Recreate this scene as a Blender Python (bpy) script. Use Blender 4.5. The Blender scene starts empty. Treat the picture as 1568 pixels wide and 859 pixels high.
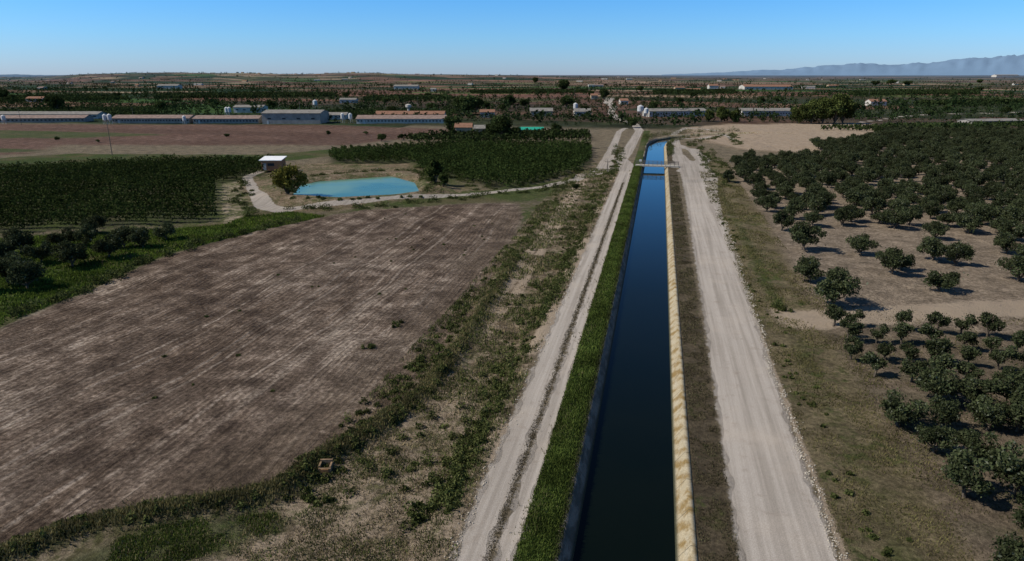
import bpy, math, numpy as np
from mathutils import Vector
rng=np.random.default_rng(7)
S=bpy.context.scene
# ------------------------------------------------ survey geometry
HC=30.0; F=1045.0; PITCH=math.radians(16.75); PSI=math.radians(11.85)
cp,sp,cy,sy=math.cos(PITCH),math.sin(PITCH),math.cos(PSI),math.sin(PSI)
def G(u,v,z=0.0):
    x=(u-784)/F; y=-(v-429.5)/F
    Yc=cp+y*sp; D=sp-y*cp; k=(HC-z)/D
    return (k*(x*cy-Yc*sy), k*(x*sy+Yc*cy))
def GP(l,z=0.0): return np.array([G(a,b,z) for a,b in l])
def ss(a,b,x):
    t=np.clip((x-a)/(b-a),0,1); return t*t*(3-2*t)
def hsh(i,j): 
    s=np.sin(i*127.1+j*311.7)*43758.5453; return s-np.floor(s)
def vn(x,y):
    x=np.asarray(x,float);y=np.asarray(y,float)
    i=np.floor(x);j=np.floor(y);a=x-i;b=y-j;a=a*a*(3-2*a);b=b*b*(3-2*b)
    return (hsh(i,j)*(1-a)+hsh(i+1,j)*a)*(1-b)+(hsh(i,j+1)*(1-a)+hsh(i+1,j+1)*a)*b
def fbm(x,y,o=3):
    r=0;a=.5;t=0
    for k in range(o): r=r+a*vn(x*2**k+k*17.3,y*2**k+k*5.1);t+=a;a*=.5
    return r/t
def dpl(x,y,pts,w=None):
    d=np.full(x.shape,1e9)
    for k in range(len(pts)-1):
        ax,ay=pts[k][:2];bx,by=pts[k+1][:2];dx,dy=bx-ax,by-ay
        t=np.clip(((x-ax)*dx+(y-ay)*dy)/(dx*dx+dy*dy+1e-9),0,1)
        dd=np.hypot(x-ax-t*dx,y-ay-t*dy)
        if w is not None: dd=dd-(w[k]*(1-t)+w[k+1]*t)
        d=np.minimum(d,dd)
    return d
def inpoly(x,y,p):
    c=np.zeros(x.shape,bool);n=len(p)
    for k in range(n):
        x1,y1=p[k];x2,y2=p[(k+1)%n]
        m=((y1>y)!=(y2>y))&(x<(x2-x1)*(y-y1)/((y2-y1)+1e-12)+x1); c^=m
    return c
def sdp(x,y,p):
    d=dpl(x,y,list(p)+[p[0]]); return np.where(inpoly(x,y,p),-d,d)

CX=-0.45
CLINE=[(CX,-30),(CX,100),(CX,200),(CX,318),(CX+.8,335),(CX+4,352),(CX+11,368),(CX+22,381),(CX+40,392),(CX+70,402)]
RIDGE=GP([(-200,870),(0,835),(150,785),(300,765),(420,740),(470,705),(560,655),(640,600),(690,540),(745,460),(790,390)])
POND=GP([(446,299),(460,283),(486,277),(600,269),(636,279),(644,294),(600,300),(520,304)])
def height(x,y):
    x=np.asarray(x,float);y=np.asarray(y,float)
    h=-0.9*ss(-12.0,-15.5,x)*(1-ss(130,165,y))
    m=np.maximum(ss(-12,-14.5,x),ss(14,17,x))*(1-ss(600,900,y))
    m=np.where(y>245,1-ss(600,900,y),m)
    h=h+m*((vn(x*.12,y*.12)-.5)*.5+(vn(x*.55,y*.55)-.5)*.2)
    h=h+.14*ss(-7.4,-6.6,x)*(1-ss(-5.6,-4.9,x))
    d=dpl(x,y,RIDGE); h=h+.6*np.exp(-(d/1.3)**2)*(.6+.8*vn(x*.3,y*.3))
    s=sdp(x,y,POND)
    near=(s<12)
    hp=np.where(s<0,-1.8*ss(0,-3,s)-.05,.8*ss(0,2.5,s)*(1-ss(5,11,s)))
    h=np.where(near,h*ss(2,12,s)+hp,h)
    a=x/np.maximum(y,1)
    r=ss(-1.0,-.92,a)*(1-ss(-.5,.1,a))
    h=h+r*(28+22*fbm(a*9,y*.0004+3,3))*ss(2300,3900,y)
    h=h+(1-r)*30*fbm(x*.0004,y*.0003,3)*ss(2500,7000,y)
    c=dpl(x,y,CLINE); h=np.where((c<4.25)&(y<400),-3.0,h)
    return h
def hz(x,y): return float(height(np.array([x]),np.array([y]))[0])

# ------------------------------------------------ mesh helpers
def mesh_np(name,V,Q,mats,mi=None,col=None,smooth=False):
    me=bpy.data.meshes.new(name);V=np.asarray(V,np.float32);Q=np.asarray(Q,np.int32)
    me.vertices.add(len(V));me.vertices.foreach_set('co',V.ravel())
    me.loops.add(Q.size);me.loops.foreach_set('vertex_index',Q.ravel())
    me.polygons.add(len(Q));me.polygons.foreach_set('loop_start',np.arange(len(Q),dtype=np.int32)*Q.shape[1])
    for m in mats: me.materials.append(m)
    if mi is not None: me.polygons.foreach_set('material_index',np.asarray(mi,np.int32))
    if smooth: me.polygons.foreach_set('use_smooth',np.ones(len(Q),bool))
    me.update(calc_edges=True)
    if col is not None:
        a=me.attributes.new('col','FLOAT_COLOR','POINT')
        c=np.ones((len(V),4),np.float32);c[:,:3]=col;a.data.foreach_set('color',c.ravel())
    return me
def obj(name,me,loc=(0,0,0),parent=None):
    o=bpy.data.objects.new(name,me);o.location=loc;S.collection.objects.link(o)
    if parent: o.parent=parent
    return o
def empty(name,loc=(0,0,0)):
    return obj(name,None,loc)
def leafq(P,s,col,flat=0.0):
    n=len(P);a=rng.normal(size=(n,3));a[:,2]*=1-flat;a/=np.linalg.norm(a,axis=1)[:,None]
    b=rng.normal(size=(n,3));b-=a*(a*b).sum(1)[:,None];b/=np.linalg.norm(b,axis=1)[:,None]
    s=np.broadcast_to(s,(n,))[:,None]
    a=a*s;b=b*s*.55
    V=np.stack([P-a,P+b,P+a,P-b],1).reshape(-1,3)
    Q=np.arange(4*n).reshape(-1,4)
    return V,Q,np.repeat(col,4,axis=0)
def bladeq(P,h,w,col):
    n=len(P);t=rng.uniform(0,2*np.pi,n);d=np.stack([np.cos(t),np.sin(t),0*t],1)
    l=rng.uniform(0,2*np.pi,n);L=np.stack([np.cos(l),np.sin(l),0*l],1)*rng.uniform(.1,.7,n)[:,None]
    h=np.broadcast_to(h,(n,))[:,None];w=np.broadcast_to(w,(n,))[:,None]
    top=P+L*h+np.array([0,0,1.])*h
    V=np.stack([P-d*w,P+d*w,top+d*w*.25,top-d*w*.25],1).reshape(-1,3)
    c=np.repeat(col,4,axis=0)
    return V,np.arange(4*n).reshape(-1,4),c
class MB:
    def __init__(s): s.v=[];s.f=[]
    def box(s,x0,x1,y0,y1,z0,z1):
        b=len(s.v);s.v+=[(x0,y0,z0),(x1,y0,z0),(x1,y1,z0),(x0,y1,z0),(x0,y0,z1),(x1,y0,z1),(x1,y1,z1),(x0,y1,z1)]
        s.f+=[tuple(b+i for i in q) for q in [(0,3,2,1),(4,5,6,7),(0,1,5,4),(1,2,6,5),(2,3,7,6),(3,0,4,7)]]
    def tube(s,p,q,r0,r1,n=6):
        p=np.array(p,float);q=np.array(q,float);d=q-p;d/=np.linalg.norm(d)+1e-9
        a=np.cross(d,[0,0,1.] if abs(d[2])<.9 else [1.,0,0]);a/=np.linalg.norm(a);c=np.cross(d,a);b=len(s.v)
        for k in range(n):
            t=2*math.pi*k/n;o=a*math.cos(t)+c*math.sin(t);s.v.append(tuple(p+o*r0));s.v.append(tuple(q+o*r1))
        for k in range(n):
            i=b+2*k;j=b+2*((k+1)%n);s.f.append((i,j,j+1,i+1))
    def lathe(s,prof,cx,cyy,n=14):
        b=len(s.v)
        for r,z in prof:
            for k in range(n):
                t=2*math.pi*k/n;s.v.append((cx+r*math.cos(t),cyy+r*math.sin(t),z))
        for i in range(len(prof)-1):
            for k in range(n):
                s.f.append((b+i*n+k,b+i*n+(k+1)%n,b+(i+1)*n+(k+1)%n,b+(i+1)*n+k))
    def obj(s,name,mat,parent=None,loc=(0,0,0),rot=0):
        me=bpy.data.meshes.new(name);me.from_pydata(s.v,[],s.f);me.materials.append(mat);me.update()
        o=obj(name,me,loc,parent);o.rotation_euler[2]=rot;return o

# ------------------------------------------------ node helpers
class NB:
    def __init__(s,name):
        s.m=bpy.data.materials.new(name);s.m.use_nodes=True;s.t=s.m.node_tree;s.t.nodes.clear()
        s.out=s.t.nodes.new('ShaderNodeOutputMaterial')
        s.geo=s.t.nodes.new('ShaderNodeNewGeometry');s.pos=s.geo.outputs['Position']
        sx=s.t.nodes.new('ShaderNodeSeparateXYZ');s.L(s.pos,sx.inputs[0]);s.x,s.y,s.z=sx.outputs
    def L(s,a,b): s.t.links.new(a,b)
    def put(s,v,i):
        if v is None: return
        if isinstance(v,(int,float)): i.default_value=v
        elif isinstance(v,tuple): i.default_value=v if len(v)==len(i.default_value) else (*v,1)
        else: s.L(v,i)
    def math(s,op,a,b=None,c=None):
        n=s.t.nodes.new('ShaderNodeMath');n.operation=op
        for k,v in enumerate((a,b,c)):
            if v is not None: s.put(v,n.inputs[k])
        return n.outputs[0]
    def noise(s,sc,det=3,ro=.55,vec=None,dist=0):
        n=s.t.nodes.new('ShaderNodeTexNoise');n.inputs['Scale'].default_value=sc;n.inputs['Detail'].default_value=det
        n.inputs['Roughness'].default_value=ro;n.inputs['Distortion'].default_value=dist;s.L(vec if vec else s.pos,n.inputs['Vector']);return n.outputs['Fac']
    def vec(s,sx,sy_,sz=0,rot=0):
        n=s.t.nodes.new('ShaderNodeMapping');n.inputs['Scale'].default_value=(sx,sy_,sz)
        r=s.pos
        if rot:
            q=s.t.nodes.new('ShaderNodeMapping');q.inputs['Rotation'].default_value=(0,0,rot);s.L(r,q.inputs[0]);r=q.outputs[0]
        s.L(r,n.inputs[0]);return n.outputs[0]
    def mr(s,v,a,b,c=0,d=1,sm=True):
        n=s.t.nodes.new('ShaderNodeMapRange');n.interpolation_type='SMOOTHSTEP' if sm else 'LINEAR'
        s.put(v,n.inputs[0])
        for k,q in enumerate((a,b,c,d)): n.inputs[k+1].default_value=q
        return n.outputs[0]
    def mix(s,f,a,b,bt='MIX'):
        n=s.t.nodes.new('ShaderNodeMix');n.data_type='RGBA';n.blend_type=bt
        s.put(f,n.inputs[0]);s.put(a,n.inputs[6]);s.put(b,n.inputs[7]);return n.outputs[2]
    def scale(s,c,f):
        n=s.t.nodes.new('ShaderNodeVectorMath');n.operation='SCALE';s.put(c,n.inputs[0]);s.put(f,n.inputs['Scale']);return n.outputs[0]
    def attr(s,name):
        n=s.t.nodes.new('ShaderNodeAttribute');n.attribute_name=name;return n
    def ramp(s,v,st,const=False):
        n=s.t.nodes.new('ShaderNodeValToRGB');cr=n.color_ramp
        cr.interpolation='CONSTANT' if const else 'LINEAR'
        while len(cr.elements)<len(st): cr.elements.new(.5)
        for e,(p,c) in zip(cr.elements,st): e.position=p;e.color=(*c,1)
        s.L(v,n.inputs[0]);return n.outputs[0]
    def fin(s,col,rough=.9,spec=.2,bump=None,bs=.5,bd=.1,metal=0):
        p=s.t.nodes.new('ShaderNodeBsdfPrincipled');s.put(col,p.inputs['Base Color']);s.put(rough,p.inputs['Roughness'])
        p.inputs['Specular IOR Level'].default_value=spec;p.inputs['Metallic'].default_value=metal
        if bump is not None:
            b=s.t.nodes.new('ShaderNodeBump');b.inputs['Strength'].default_value=bs;b.inputs['Distance'].default_value=bd
            s.L(bump,b.inputs['Height']);s.L(b.outputs[0],p.inputs['Normal'])
        s.L(p.outputs[0],s.out.inputs[0]);s.p=p;return s.m
def simple(name,c,rough=.8,var=.25,sc=1.5,spec=.2):
    b=NB(name);f=b.noise(sc,5,.65);f2=b.mr(f,.3,.7,1-var,1+var);return b.fin(b.scale(c,f2),rough,spec)

def road_col(b):
    n1=b.noise(.7,5,.65);n2=b.noise(1,4,.6,b.vec(1.6,.028));n3=b.noise(12,5,.8)
    c=b.mix(b.mr(n2,.30,.66),(.275,.238,.200),(.395,.348,.30))
    c=b.mix(b.mr(n1,.52,.78,0,.75),c,(.25,.205,.165))
    n4=b.noise(.1,4,.6);c=b.mix(b.mr(n4,.48,.72,0,.6),c,(.43,.365,.30))
    return b.scale(c,b.mr(n3,.3,.7,.74,1.22)),n3

# ---- foliage
b=NB('foliage_leaves');a=b.attr('col');oi=b.t.nodes.new('ShaderNodeObjectInfo')
c=b.scale(a.outputs['Color'],b.mr(oi.outputs['Random'],0,1,.75,1.25,False))
p=b.t.nodes.new('ShaderNodeBsdfDiffuse');b.L(c,p.inputs['Color'])
tr=b.t.nodes.new('ShaderNodeBsdfTranslucent');b.L(c,tr.inputs[0]);mx=b.t.nodes.new('ShaderNodeMixShader');mx.inputs[0].default_value=.2
b.L(p.outputs[0],mx.inputs[1]);b.L(tr.outputs[0],mx.inputs[2]);b.L(mx.outputs[0],b.out.inputs[0]);LEAF=b.m
BARK=simple('bark',(.10,.08,.06),.9,.3,4)

# ------------------------------------------------ zones
ROADS=[]
def road(pts,w): ROADS.append((np.array(pts),w))
RR=[(9.9,-30),(9.9,40),(10.2,70),(10.7,105),(11.3,150),(12.2,190),(13.4,222),(12.4,245),(9,262),(8,285),(8.5,310)]
road(RR,[3.1,3.1,3.1,3.3,3.6,4.3,5.6,4.9,3,2,1.6])
road([(-10.35,-30),(-10.35,228)],[1.2,1.15]);road([(-8.05,-30),(-8.05,228)],[.62,.75])
road([(-9.3,205),(-9,235),G(950,245),G(965,225),G(979,200)],[2.3,2.8,2.6,2.2,2])
road(GP([(979,200),(972,190),(945,182),(935,172),(940,163),(930,157),(935,150)]),[2.5,2.5,3,3,4,5,6])
road(GP([(925,262),(932,240),(940,222),(948,202),(958,196)]),[3,2,1.6,1.5,1.5])
WEST=GP([(938,258),(915,262),(880,275),(830,286),(740,297),(640,303),(560,310),(470,314),(432,318),(405,312),(388,292),(378,272),(398,262)])
road(WEST,[4,4,2,1.6,1.5,1.4,1.3,1.6,2.5,2.4,1.5,1.5,1.5])
road([(9,250),(-4,247)],[2,1.5])
road(GP([(1050,262),(1078,245),(1062,230),(1035,222),(1032,205),(1050,196),(1100,200)]),[3,2.8,2.2,2,1.6,1.4,1.3])
road(GP([(1035,212),(1070,212),(1110,206),(1122,214)]),[1.5,1.5,1.2,1])
road(GP([(1300,190),(1400,176),(1568,172)]),[2,3,3])
FIELD=GP([(-60,520),(0,492),(130,438),(240,388),(330,362),(450,332),(560,319),(700,312),(790,312),(798,330),(760,400),(715,470),(650,560),(590,620),(470,690),(420,728),(300,750),(150,770),(0,820),(-60,835)])
GREENL=GP([(-80,530),(0,490),(130,436),(240,386),(400,346),(500,326),(440,320),(375,326),(335,340),(0,358),(-80,365)])
BROWN=GP([(-80,192),(0,190),(500,191),(690,198),(690,205),(520,222),(90,222),(40,236),(-80,240)])
GSTRIP=GP([(-80,247),(0,243),(90,236),(400,237),(520,228),(520,238),(400,250),(0,262),(-80,266)])
PALER=GP([(1045,195),(1110,190),(1340,188),(1352,206),(1300,225),(1235,236),(1130,228),(1060,212)])
PONDS=GP([(372,262),(470,250),(650,246),(690,285),(740,292),(640,306),(450,322),(400,318),(355,285)])
PATHL=GP([(330,272),(362,262),(378,335),(335,338)])
ORCHR=[(22,30),(22,100),(24,150),(24,240),(45,260),(70,330),(60,400),(600,400),(600,30)]
FORE=GP([(-80,900),(0,845),(300,775),(440,745),(500,700),(600,650),(700,560),(780,560),(700,859),(600,1000),(-80,1000)])
FGREEN=GP([(-60,900),(80,845),(230,795),(420,765),(440,785),(330,830),(200,862),(100,900)])
PSTR=GP([(1175,470),(1240,478),(1400,468),(1700,452),(1700,474),(1400,492),(1260,506),(1200,500)])
O1=GP([(-80,362),(0,352),(332,333),(330,282),(400,268),(425,251),(250,252),(0,266),(-80,270)])
O2=GP([(507,252),(632,250),(650,266),(775,292),(885,264),(905,246),(904,226),(700,224),(505,238)])
MIDG=GP([(640,262),(700,275),(740,292),(900,268),(880,290),(820,306),(560,314),(640,305)])

def grid_lines(segs):
    r=[]
    for a,bb,st in segs: r+=list(np.arange(a,bb,st))
    return r
gx=grid_lines([(-450,-200,4),(-200,-110,2),(-110,-30,1),(-30,30,.5),(30,70,1),(70,200,2),(200,450,4)])
gx+=[-4.8,-4.65,3.85,3.75]
v=450.
while v<60000: gx+=[v,-v-4];v*=1.055
gx=np.unique(np.array(gx))
gy=grid_lines([(-60,20,5),(20,125,.6),(125,250,1),(250,450,2)]);v=450.
while v<60000: gy.append(v);v*=1.028
gy=np.array(gy)
X,Y=np.meshgrid(gx,gy);x=X.ravel();y=Y.ravel();Z=height(x,y)
nx,ny=len(gx),len(gy)
i=np.arange(nx-1)[None,:]+nx*np.arange(ny-1)[:,None];i=i.ravel()
Q=np.stack([i,i+1,i+nx+1,i+nx],1)
col=np.tile(np.array([.15,.12,.08]),(len(x),1));green=np.full(len(x),.25);pale=np.full(len(x),.15);fieldm=np.zeros(len(x));far=np.zeros(len(x))
def paint(m,c=None,g=None,p=None,f=None):
    global col,green,pale,fieldm
    m=np.clip(m,0,1)
    if c is not None: col=col*(1-m[:,None])+np.array(c)*m[:,None]
    if g is not None: green=green*(1-m)+g*m
    if p is not None: pale=pale*(1-m)+p*m
    fieldm=fieldm*(1-m)+(f or 0)*m
def inside(p,w=1.0): return ss(w,-w,sdp(x,y,p))
near=y<260
def band(a,b_,w=.4): return ss(a-w,a+w,x)*(1-ss(b_-w,b_+w,x))
paint(band(-27,-11.8)*near,(.135,.103,.066),.45,.37)
paint(band(-300,-27)*(y<175),(.13,.105,.07),.5,.2)
paint(inside(FORE,2),(.175,.135,.092),.45,.47)
paint(inside(MIDG,3),(.10,.095,.05),.6,.1)
paint(inside(FIELD,.8),(.13,.1,.08),.1,.0,1)
paint(inside(FIELD,.8)*ss(-40,-29,x+ (vn(y*.1,0*y)-.5)*8)*.7,(.12,.09,.058),.40,.2,.45)
paint(inside(GREENL,2),(.055,.075,.025),.8,.05)
paint(inside(BROWN,6),(.115,.066,.048),.12,.02,.18)
paint(inside(BROWN,6)*ss(.52,.6,vn(x*.004+3,y*.035))*.8,(.085,.05,.036),.15,.0,.1)
paint(inside(BROWN,6)*ss(.7,.76,vn(x*.006+8,y*.05+4)),(.07,.075,.035),.5,.0,.0)
paint(inside(GSTRIP,4),(.045,.06,.02),.8,.0)
paint(inside(PONDS,3),(.17,.125,.08),.48,.36)
paint(inside(PATHL,2),(.12,.12,.06),.5,.5)
paint(inside(O1,2),(.05,.05,.03),.5,.0);paint(inside(O2,2),(.05,.05,.03),.5,.0)
paint(band(13.2,24)*near,(.135,.108,.063),.44,.26)
paint(band(16.5,18.2,.6)*near*vn(y*.15,0*y),(.10,.09,.045),.55,.1)
paint(inside(ORCHR,1.5),(.19,.148,.107),.28,.36)
paint(inside(ORCHR,1.5)*(y<88),(.145,.112,.078),.33,.26)
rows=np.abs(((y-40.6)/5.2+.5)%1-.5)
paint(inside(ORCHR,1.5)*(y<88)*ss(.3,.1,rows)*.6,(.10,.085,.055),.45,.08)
paint(inside(PSTR,1.2),(.26,.205,.15),.15,.6)
paint(inside(PALER,5),(.25,.182,.122),.12,.46)
paint(band(3.7,6.9,.2)*(y<320),(.085,.066,.042),.4,.04)
paint(band(-7.6,-4.5,.2)*(y<400),(.05,.07,.02),.95,.0)
paint(band(13.1,13.7,.15)*(y<200),None,.2,.6)
paint(band(-13.2,-11.4,.3)*(y<225)*ss(.45,.65,vn(y*.12+5,0*y)),(.21,.165,.12),.2,.62)
for tx in (-19.8,-21.6):
    paint(ss(.9,.3,np.abs(x-tx-(vn(y*.04,0*y)-.5)*1.5))*ss(70,95,y)*(y<215),(.21,.155,.115),.1,.62)
paint(inside(FGREEN,1),(.09,.09,.045),.52,.22)
far=ss(395,430,y+ (x<-150)*30)
pm=np.maximum(inside(BROWN,6),inside(PALER,5));pm=np.maximum(pm,inside(O2,2));far*=(1-pm)
rsd=np.full(len(x),9.0)
for pts,w in ROADS: rsd=np.minimum(rsd,dpl(x,y,pts,w))
rsd=np.clip(rsd,-4,6)

b=NB('ground_soil')
nb_=b.noise(.035,4,.6);nm=b.noise(.3,5,.62);nf=b.noise(2.2,6,.7);nv=b.noise(9,4,.75)
zc=b.attr('zonecol').outputs['Color'];AF=lambda n:b.attr(n).outputs['Fac']
xw=b.math('ADD',b.x,b.math('MULTIPLY',b.math('SUBTRACT',b.noise(.018,2,.5),.5),12.0))
s1=b.noise(1,3,.55,b.vec(.8,.010));s2=b.noise(1,3,.6,b.vec(.16,.008));s3=b.noise(1,4,.7,b.vec(3.6,.05));s4=b.noise(1,1,.5,b.vec(.16,.0035))
fur=b.math('SINE',b.math('MULTIPLY',xw,8.2))
st=b.math('ADD',b.math('MULTIPLY',s1,.30),b.math('MULTIPLY',s2,.35));st=b.math('ADD',st,b.math('MULTIPLY',s3,.35))
st=b.math('ADD',st,b.math('MULTIPLY',b.math('SUBTRACT',nm,.5),.36));st=b.math('ADD',st,b.math('MULTIPLY',b.math('SUBTRACT',nb_,.5),.55));st=b.math('ADD',st,b.math('MULTIPLY',b.math('SUBTRACT',nf,.5),.36))
st=b.math('ADD',st,b.math('MULTIPLY',fur,.018))
fc=b.ramp(st,[(.34,(.068,.046,.032)),(.47,(.118,.084,.060)),(.56,(.175,.130,.097)),(.68,(.33,.265,.205))])
wl=b.math('PINGPONG',xw,7.5)
w1=b.mr(b.math('ABSOLUTE',b.math('SUBTRACT',wl,2.6)),.36,.06);w2=b.mr(b.math('ABSOLUTE',b.math('SUBTRACT',wl,4.4)),.36,.06)
wf=b.math('MULTIPLY',b.math('MAXIMUM',w1,w2),b.mr(b.math('ADD',b.math('MULTIPLY',nm,.4),b.math('MULTIPLY',s4,.6)),.46,.58,.0,.75))
wf=b.math('MULTIPLY',wf,b.mr(nf,.35,.6,.3,1))
fc=b.mix(wf,fc,(.36,.295,.235))
fd=b.mr(s4,.50,.62,0,.35);fc=b.mix(fd,fc,(.08,.056,.04))
c=b.mix(AF('a_field'),zc,fc)
vo=b.t.nodes.new('ShaderNodeTexVoronoi');vo.distance='CHEBYCHEV';vo.inputs['Scale'].default_value=1;b.L(b.vec(1/230,1/120,0,.25),vo.inputs['Vector'])
v2=b.t.nodes.new('ShaderNodeTexVoronoi');v2.distance='CHEBYCHEV';v2.inputs['Scale'].default_value=1;b.L(b.vec(1/900,1/520,0,-.15),v2.inputs['Vector'])
sr=b.t.nodes.new('ShaderNodeSeparateColor');b.L(vo.outputs['Color'],sr.inputs[0]);s5=b.t.nodes.new('ShaderNodeSeparateColor');b.L(v2.outputs['Color'],s5.inputs[0])
PAL=[(0,(.018,.034,.012)),(.20,(.11,.062,.042)),(.30,(.05,.095,.022)),(.40,(.06,.045,.03)),(.50,(.19,.105,.07)),(.62,(.026,.042,.016)),(.78,(.30,.215,.14)),(.86,(.07,.072,.03)),(.94,(.16,.082,.058))]
f1=b.ramp(sr.outputs[0],PAL,True);f2=b.ramp(s5.outputs[1],PAL,True)
fcol=b.mix(.35,f1,f2)
fcol=b.scale(fcol,b.mr(b.noise(.02,5,.7),.3,.7,.5,1.35))
c=b.mix(AF('a_far'),c,fcol)
c=b.scale(c,b.mr(nm,.3,.7,.72,1.3));c=b.scale(c,b.mr(nf,.3,.7,.62,1.4));c=b.scale(c,b.mr(nv,.3,.7,.72,1.28))
np_=b.math('ADD',b.math('MULTIPLY',b.noise(.5,6,.65,None,.4),.6),b.math('MULTIPLY',nf,.4))
c=b.mix(b.mr(b.math('ADD',np_,AF('a_pale')),.84,1.02,0,.85),c,(.35,.275,.20))
ng=b.math('ADD',b.math('MULTIPLY',b.noise(.8,6,.7),.6),b.math('MULTIPLY',b.noise(.13,4,.6),.4))
gc=b.mix(b.noise(.4,4,.6),(.022,.036,.010),(.08,.10,.028));gc=b.mix(b.mr(b.noise(.07,3,.5),.45,.65),gc,(.095,.082,.04))
gc=b.scale(gc,b.mr(nf,.3,.7,.5,1.4))
c=b.mix(b.mr(b.math('ADD',ng,AF('a_green')),.93,1.06,0,.88),c,gc)
rc,r3=road_col(b)
re=b.math('ADD',AF('a_road'),b.math('MULTIPLY',b.math('SUBTRACT',b.noise(.55,6,.7),.5),1.9))
rf=b.mr(re,.22,-.12)
c=b.mix(b.math('MULTIPLY',rf,.96),c,rc)
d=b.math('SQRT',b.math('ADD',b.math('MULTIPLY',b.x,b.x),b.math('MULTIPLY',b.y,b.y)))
c=b.mix(b.mr(d,1200,12000,0,.66),c,(.085,.13,.195))  # aerial haze painted into the ground colour, bluer with distance from origin
hb=b.math('ADD',b.math('MULTIPLY',nf,.6),b.math('MULTIPLY',nv,.4));hb=b.math('ADD',hb,b.math('MULTIPLY',b.math('MULTIPLY',b.math('ADD',s3,b.math('MULTIPLY',fur,.1)),AF('a_field')),.8))
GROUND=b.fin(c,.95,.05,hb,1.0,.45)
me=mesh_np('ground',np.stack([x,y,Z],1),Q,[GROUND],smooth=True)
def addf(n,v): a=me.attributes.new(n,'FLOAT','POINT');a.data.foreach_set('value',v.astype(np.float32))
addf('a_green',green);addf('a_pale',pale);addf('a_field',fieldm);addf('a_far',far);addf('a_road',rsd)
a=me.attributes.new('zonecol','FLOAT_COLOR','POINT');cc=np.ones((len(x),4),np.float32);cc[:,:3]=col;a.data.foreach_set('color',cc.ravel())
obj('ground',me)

# ---- road ribbons
b=NB('gravel_surface');rc,r3=road_col(b);GRAV=b.fin(rc,.95,.05,r3,.6,.05)
def ribbon(cfun,hw,t0,t1,z,st=.35,sd=0):
    t=np.arange(t0,t1,st);c=cfun(t);w=hw(t)
    l=c-w+(fbm(t*.5+sd,0*t+sd,4)-.5)*.9;r=c+w+(fbm(t*.5+sd+50,0*t+9,4)-.5)*.9
    n=7;k=np.linspace(0,1,n)
    xx=l[:,None]*(1-k)+r[:,None]*k;yy=np.repeat(t[:,None],n,1);V=np.stack([xx.ravel(),yy.ravel(),np.full(xx.size,z)],1)
    i=(np.arange(n-1)[None,:]+n*np.arange(len(t)-1)[:,None]).ravel()
    return V,np.stack([i,i+1,i+n+1,i+n],1)
RRa=np.array(RR)
V,Q=ribbon(lambda t:np.interp(t,RRa[:,1],RRa[:,0]),lambda t:np.interp(t,[0,70,150,205],[2.85,2.85,3.2,3.8]),10,205,.014)
obj('gravel_road',mesh_np('gravel_road',V,Q,[GRAV]))
V1,Q1=ribbon(lambda t:-10.35+0*t,lambda t:.95+0*t,10,225,.014,.35,11);V2,Q2=ribbon(lambda t:-8.05+0*t,lambda t:.5+0*t,10,225,.014,.35,31)
obj('dirt_track',mesh_np('dirt_track',np.concatenate([V1,V2]),np.concatenate([Q1,Q2+len(V1)]),[GRAV]))

# ---- canal lining
b=NB('canal_concrete')
n1=b.noise(.7,5,.65,b.vec(1,1,1));n2=b.noise(1,4,.6,b.vec(.5,.5,1.5,.6));n3=b.noise(8,4,.7)
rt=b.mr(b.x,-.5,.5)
sc_=b.math('SINE',b.math('ADD',b.math('MULTIPLY',b.y,3.1),b.math('MULTIPLY',b.x,4.0)))
sc_=b.math('ADD',b.math('MULTIPLY',sc_,.5),b.math('MULTIPLY',b.math('SUBTRACT',n1,.5),6.0))
c=b.mix(b.mr(sc_,-.4,.9,0,.9),(.36,.30,.20),(.20,.13,.045))
c=b.mix(b.mr(n2,.52,.68,0,.4),c,(.40,.36,.28))
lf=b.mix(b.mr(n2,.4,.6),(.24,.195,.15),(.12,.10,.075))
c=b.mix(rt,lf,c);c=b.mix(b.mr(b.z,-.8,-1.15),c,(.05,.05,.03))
c=b.scale(c,b.mr(n3,.3,.7,.75,1.2))
jt=b.math('PINGPONG',b.y,2.0);c=b.mix(b.mr(jt,.05,.01),c,(.08,.07,.05))
CONC_C=b.fin(c,.85,.1,n3,.4,.04)
cl=[]
for k in range(len(CLINE)-1):
    a0=np.array(CLINE[k],float);a1=np.array(CLINE[k+1],float);m=max(1,int(np.linalg.norm(a1-a0)/4))
    for q in range(m): cl.append(a0+(a1-a0)*q/m)
cl.append(np.array(CLINE[-1],float));cl=np.array(cl)
tg=np.gradient(cl,axis=0);tg/=np.linalg.norm(tg,axis=1)[:,None];nr=np.stack([tg[:,1],-tg[:,0]],1)
prof=[(-4.62,-.3),(-4.62,.045),(-4.3,.05),(-3.45,-1.2),(-2.7,-2.4),(0,-2.5),(2.6,-2.4),(3.3,-1.2),(4.2,.05),(4.6,.045),(4.6,-.3)]
V=np.array([[cl[k,0]+nr[k,0]*o,cl[k,1]+nr[k,1]*o,z] for k in range(len(cl)) for o,z in prof]);n=len(prof)
i=(np.arange(n-1)[None,:]+n*np.arange(len(cl)-1)[:,None]).ravel()
obj('irrigation_canal',mesh_np('irrigation_canal',V,np.stack([i,i+1,i+n+1,i+n],1),[CONC_C]))
b=NB('canal_water');bn=b.noise(.9,3,.5,b.vec(1.5,.5,1));wc=b.mix(b.noise(.08,4,.6),(.001,.003,.002),(.004,.006,.003));WAT=b.fin(wc,.04,.22,bn,.08,.04);b.p.inputs['IOR'].default_value=1.33
V=np.array([[cl[k,0]+nr[k,0]*o,cl[k,1]+nr[k,1]*o,-1.2] for k in range(len(cl)) for o in (-3.6,0,3.5)])
i=(np.arange(2)[None,:]+3*np.arange(len(cl)-1)[:,None]).ravel()
obj('canal_water',mesh_np('canal_water',V,np.stack([i,i+1,i+4,i+3],1),[WAT]))
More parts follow.
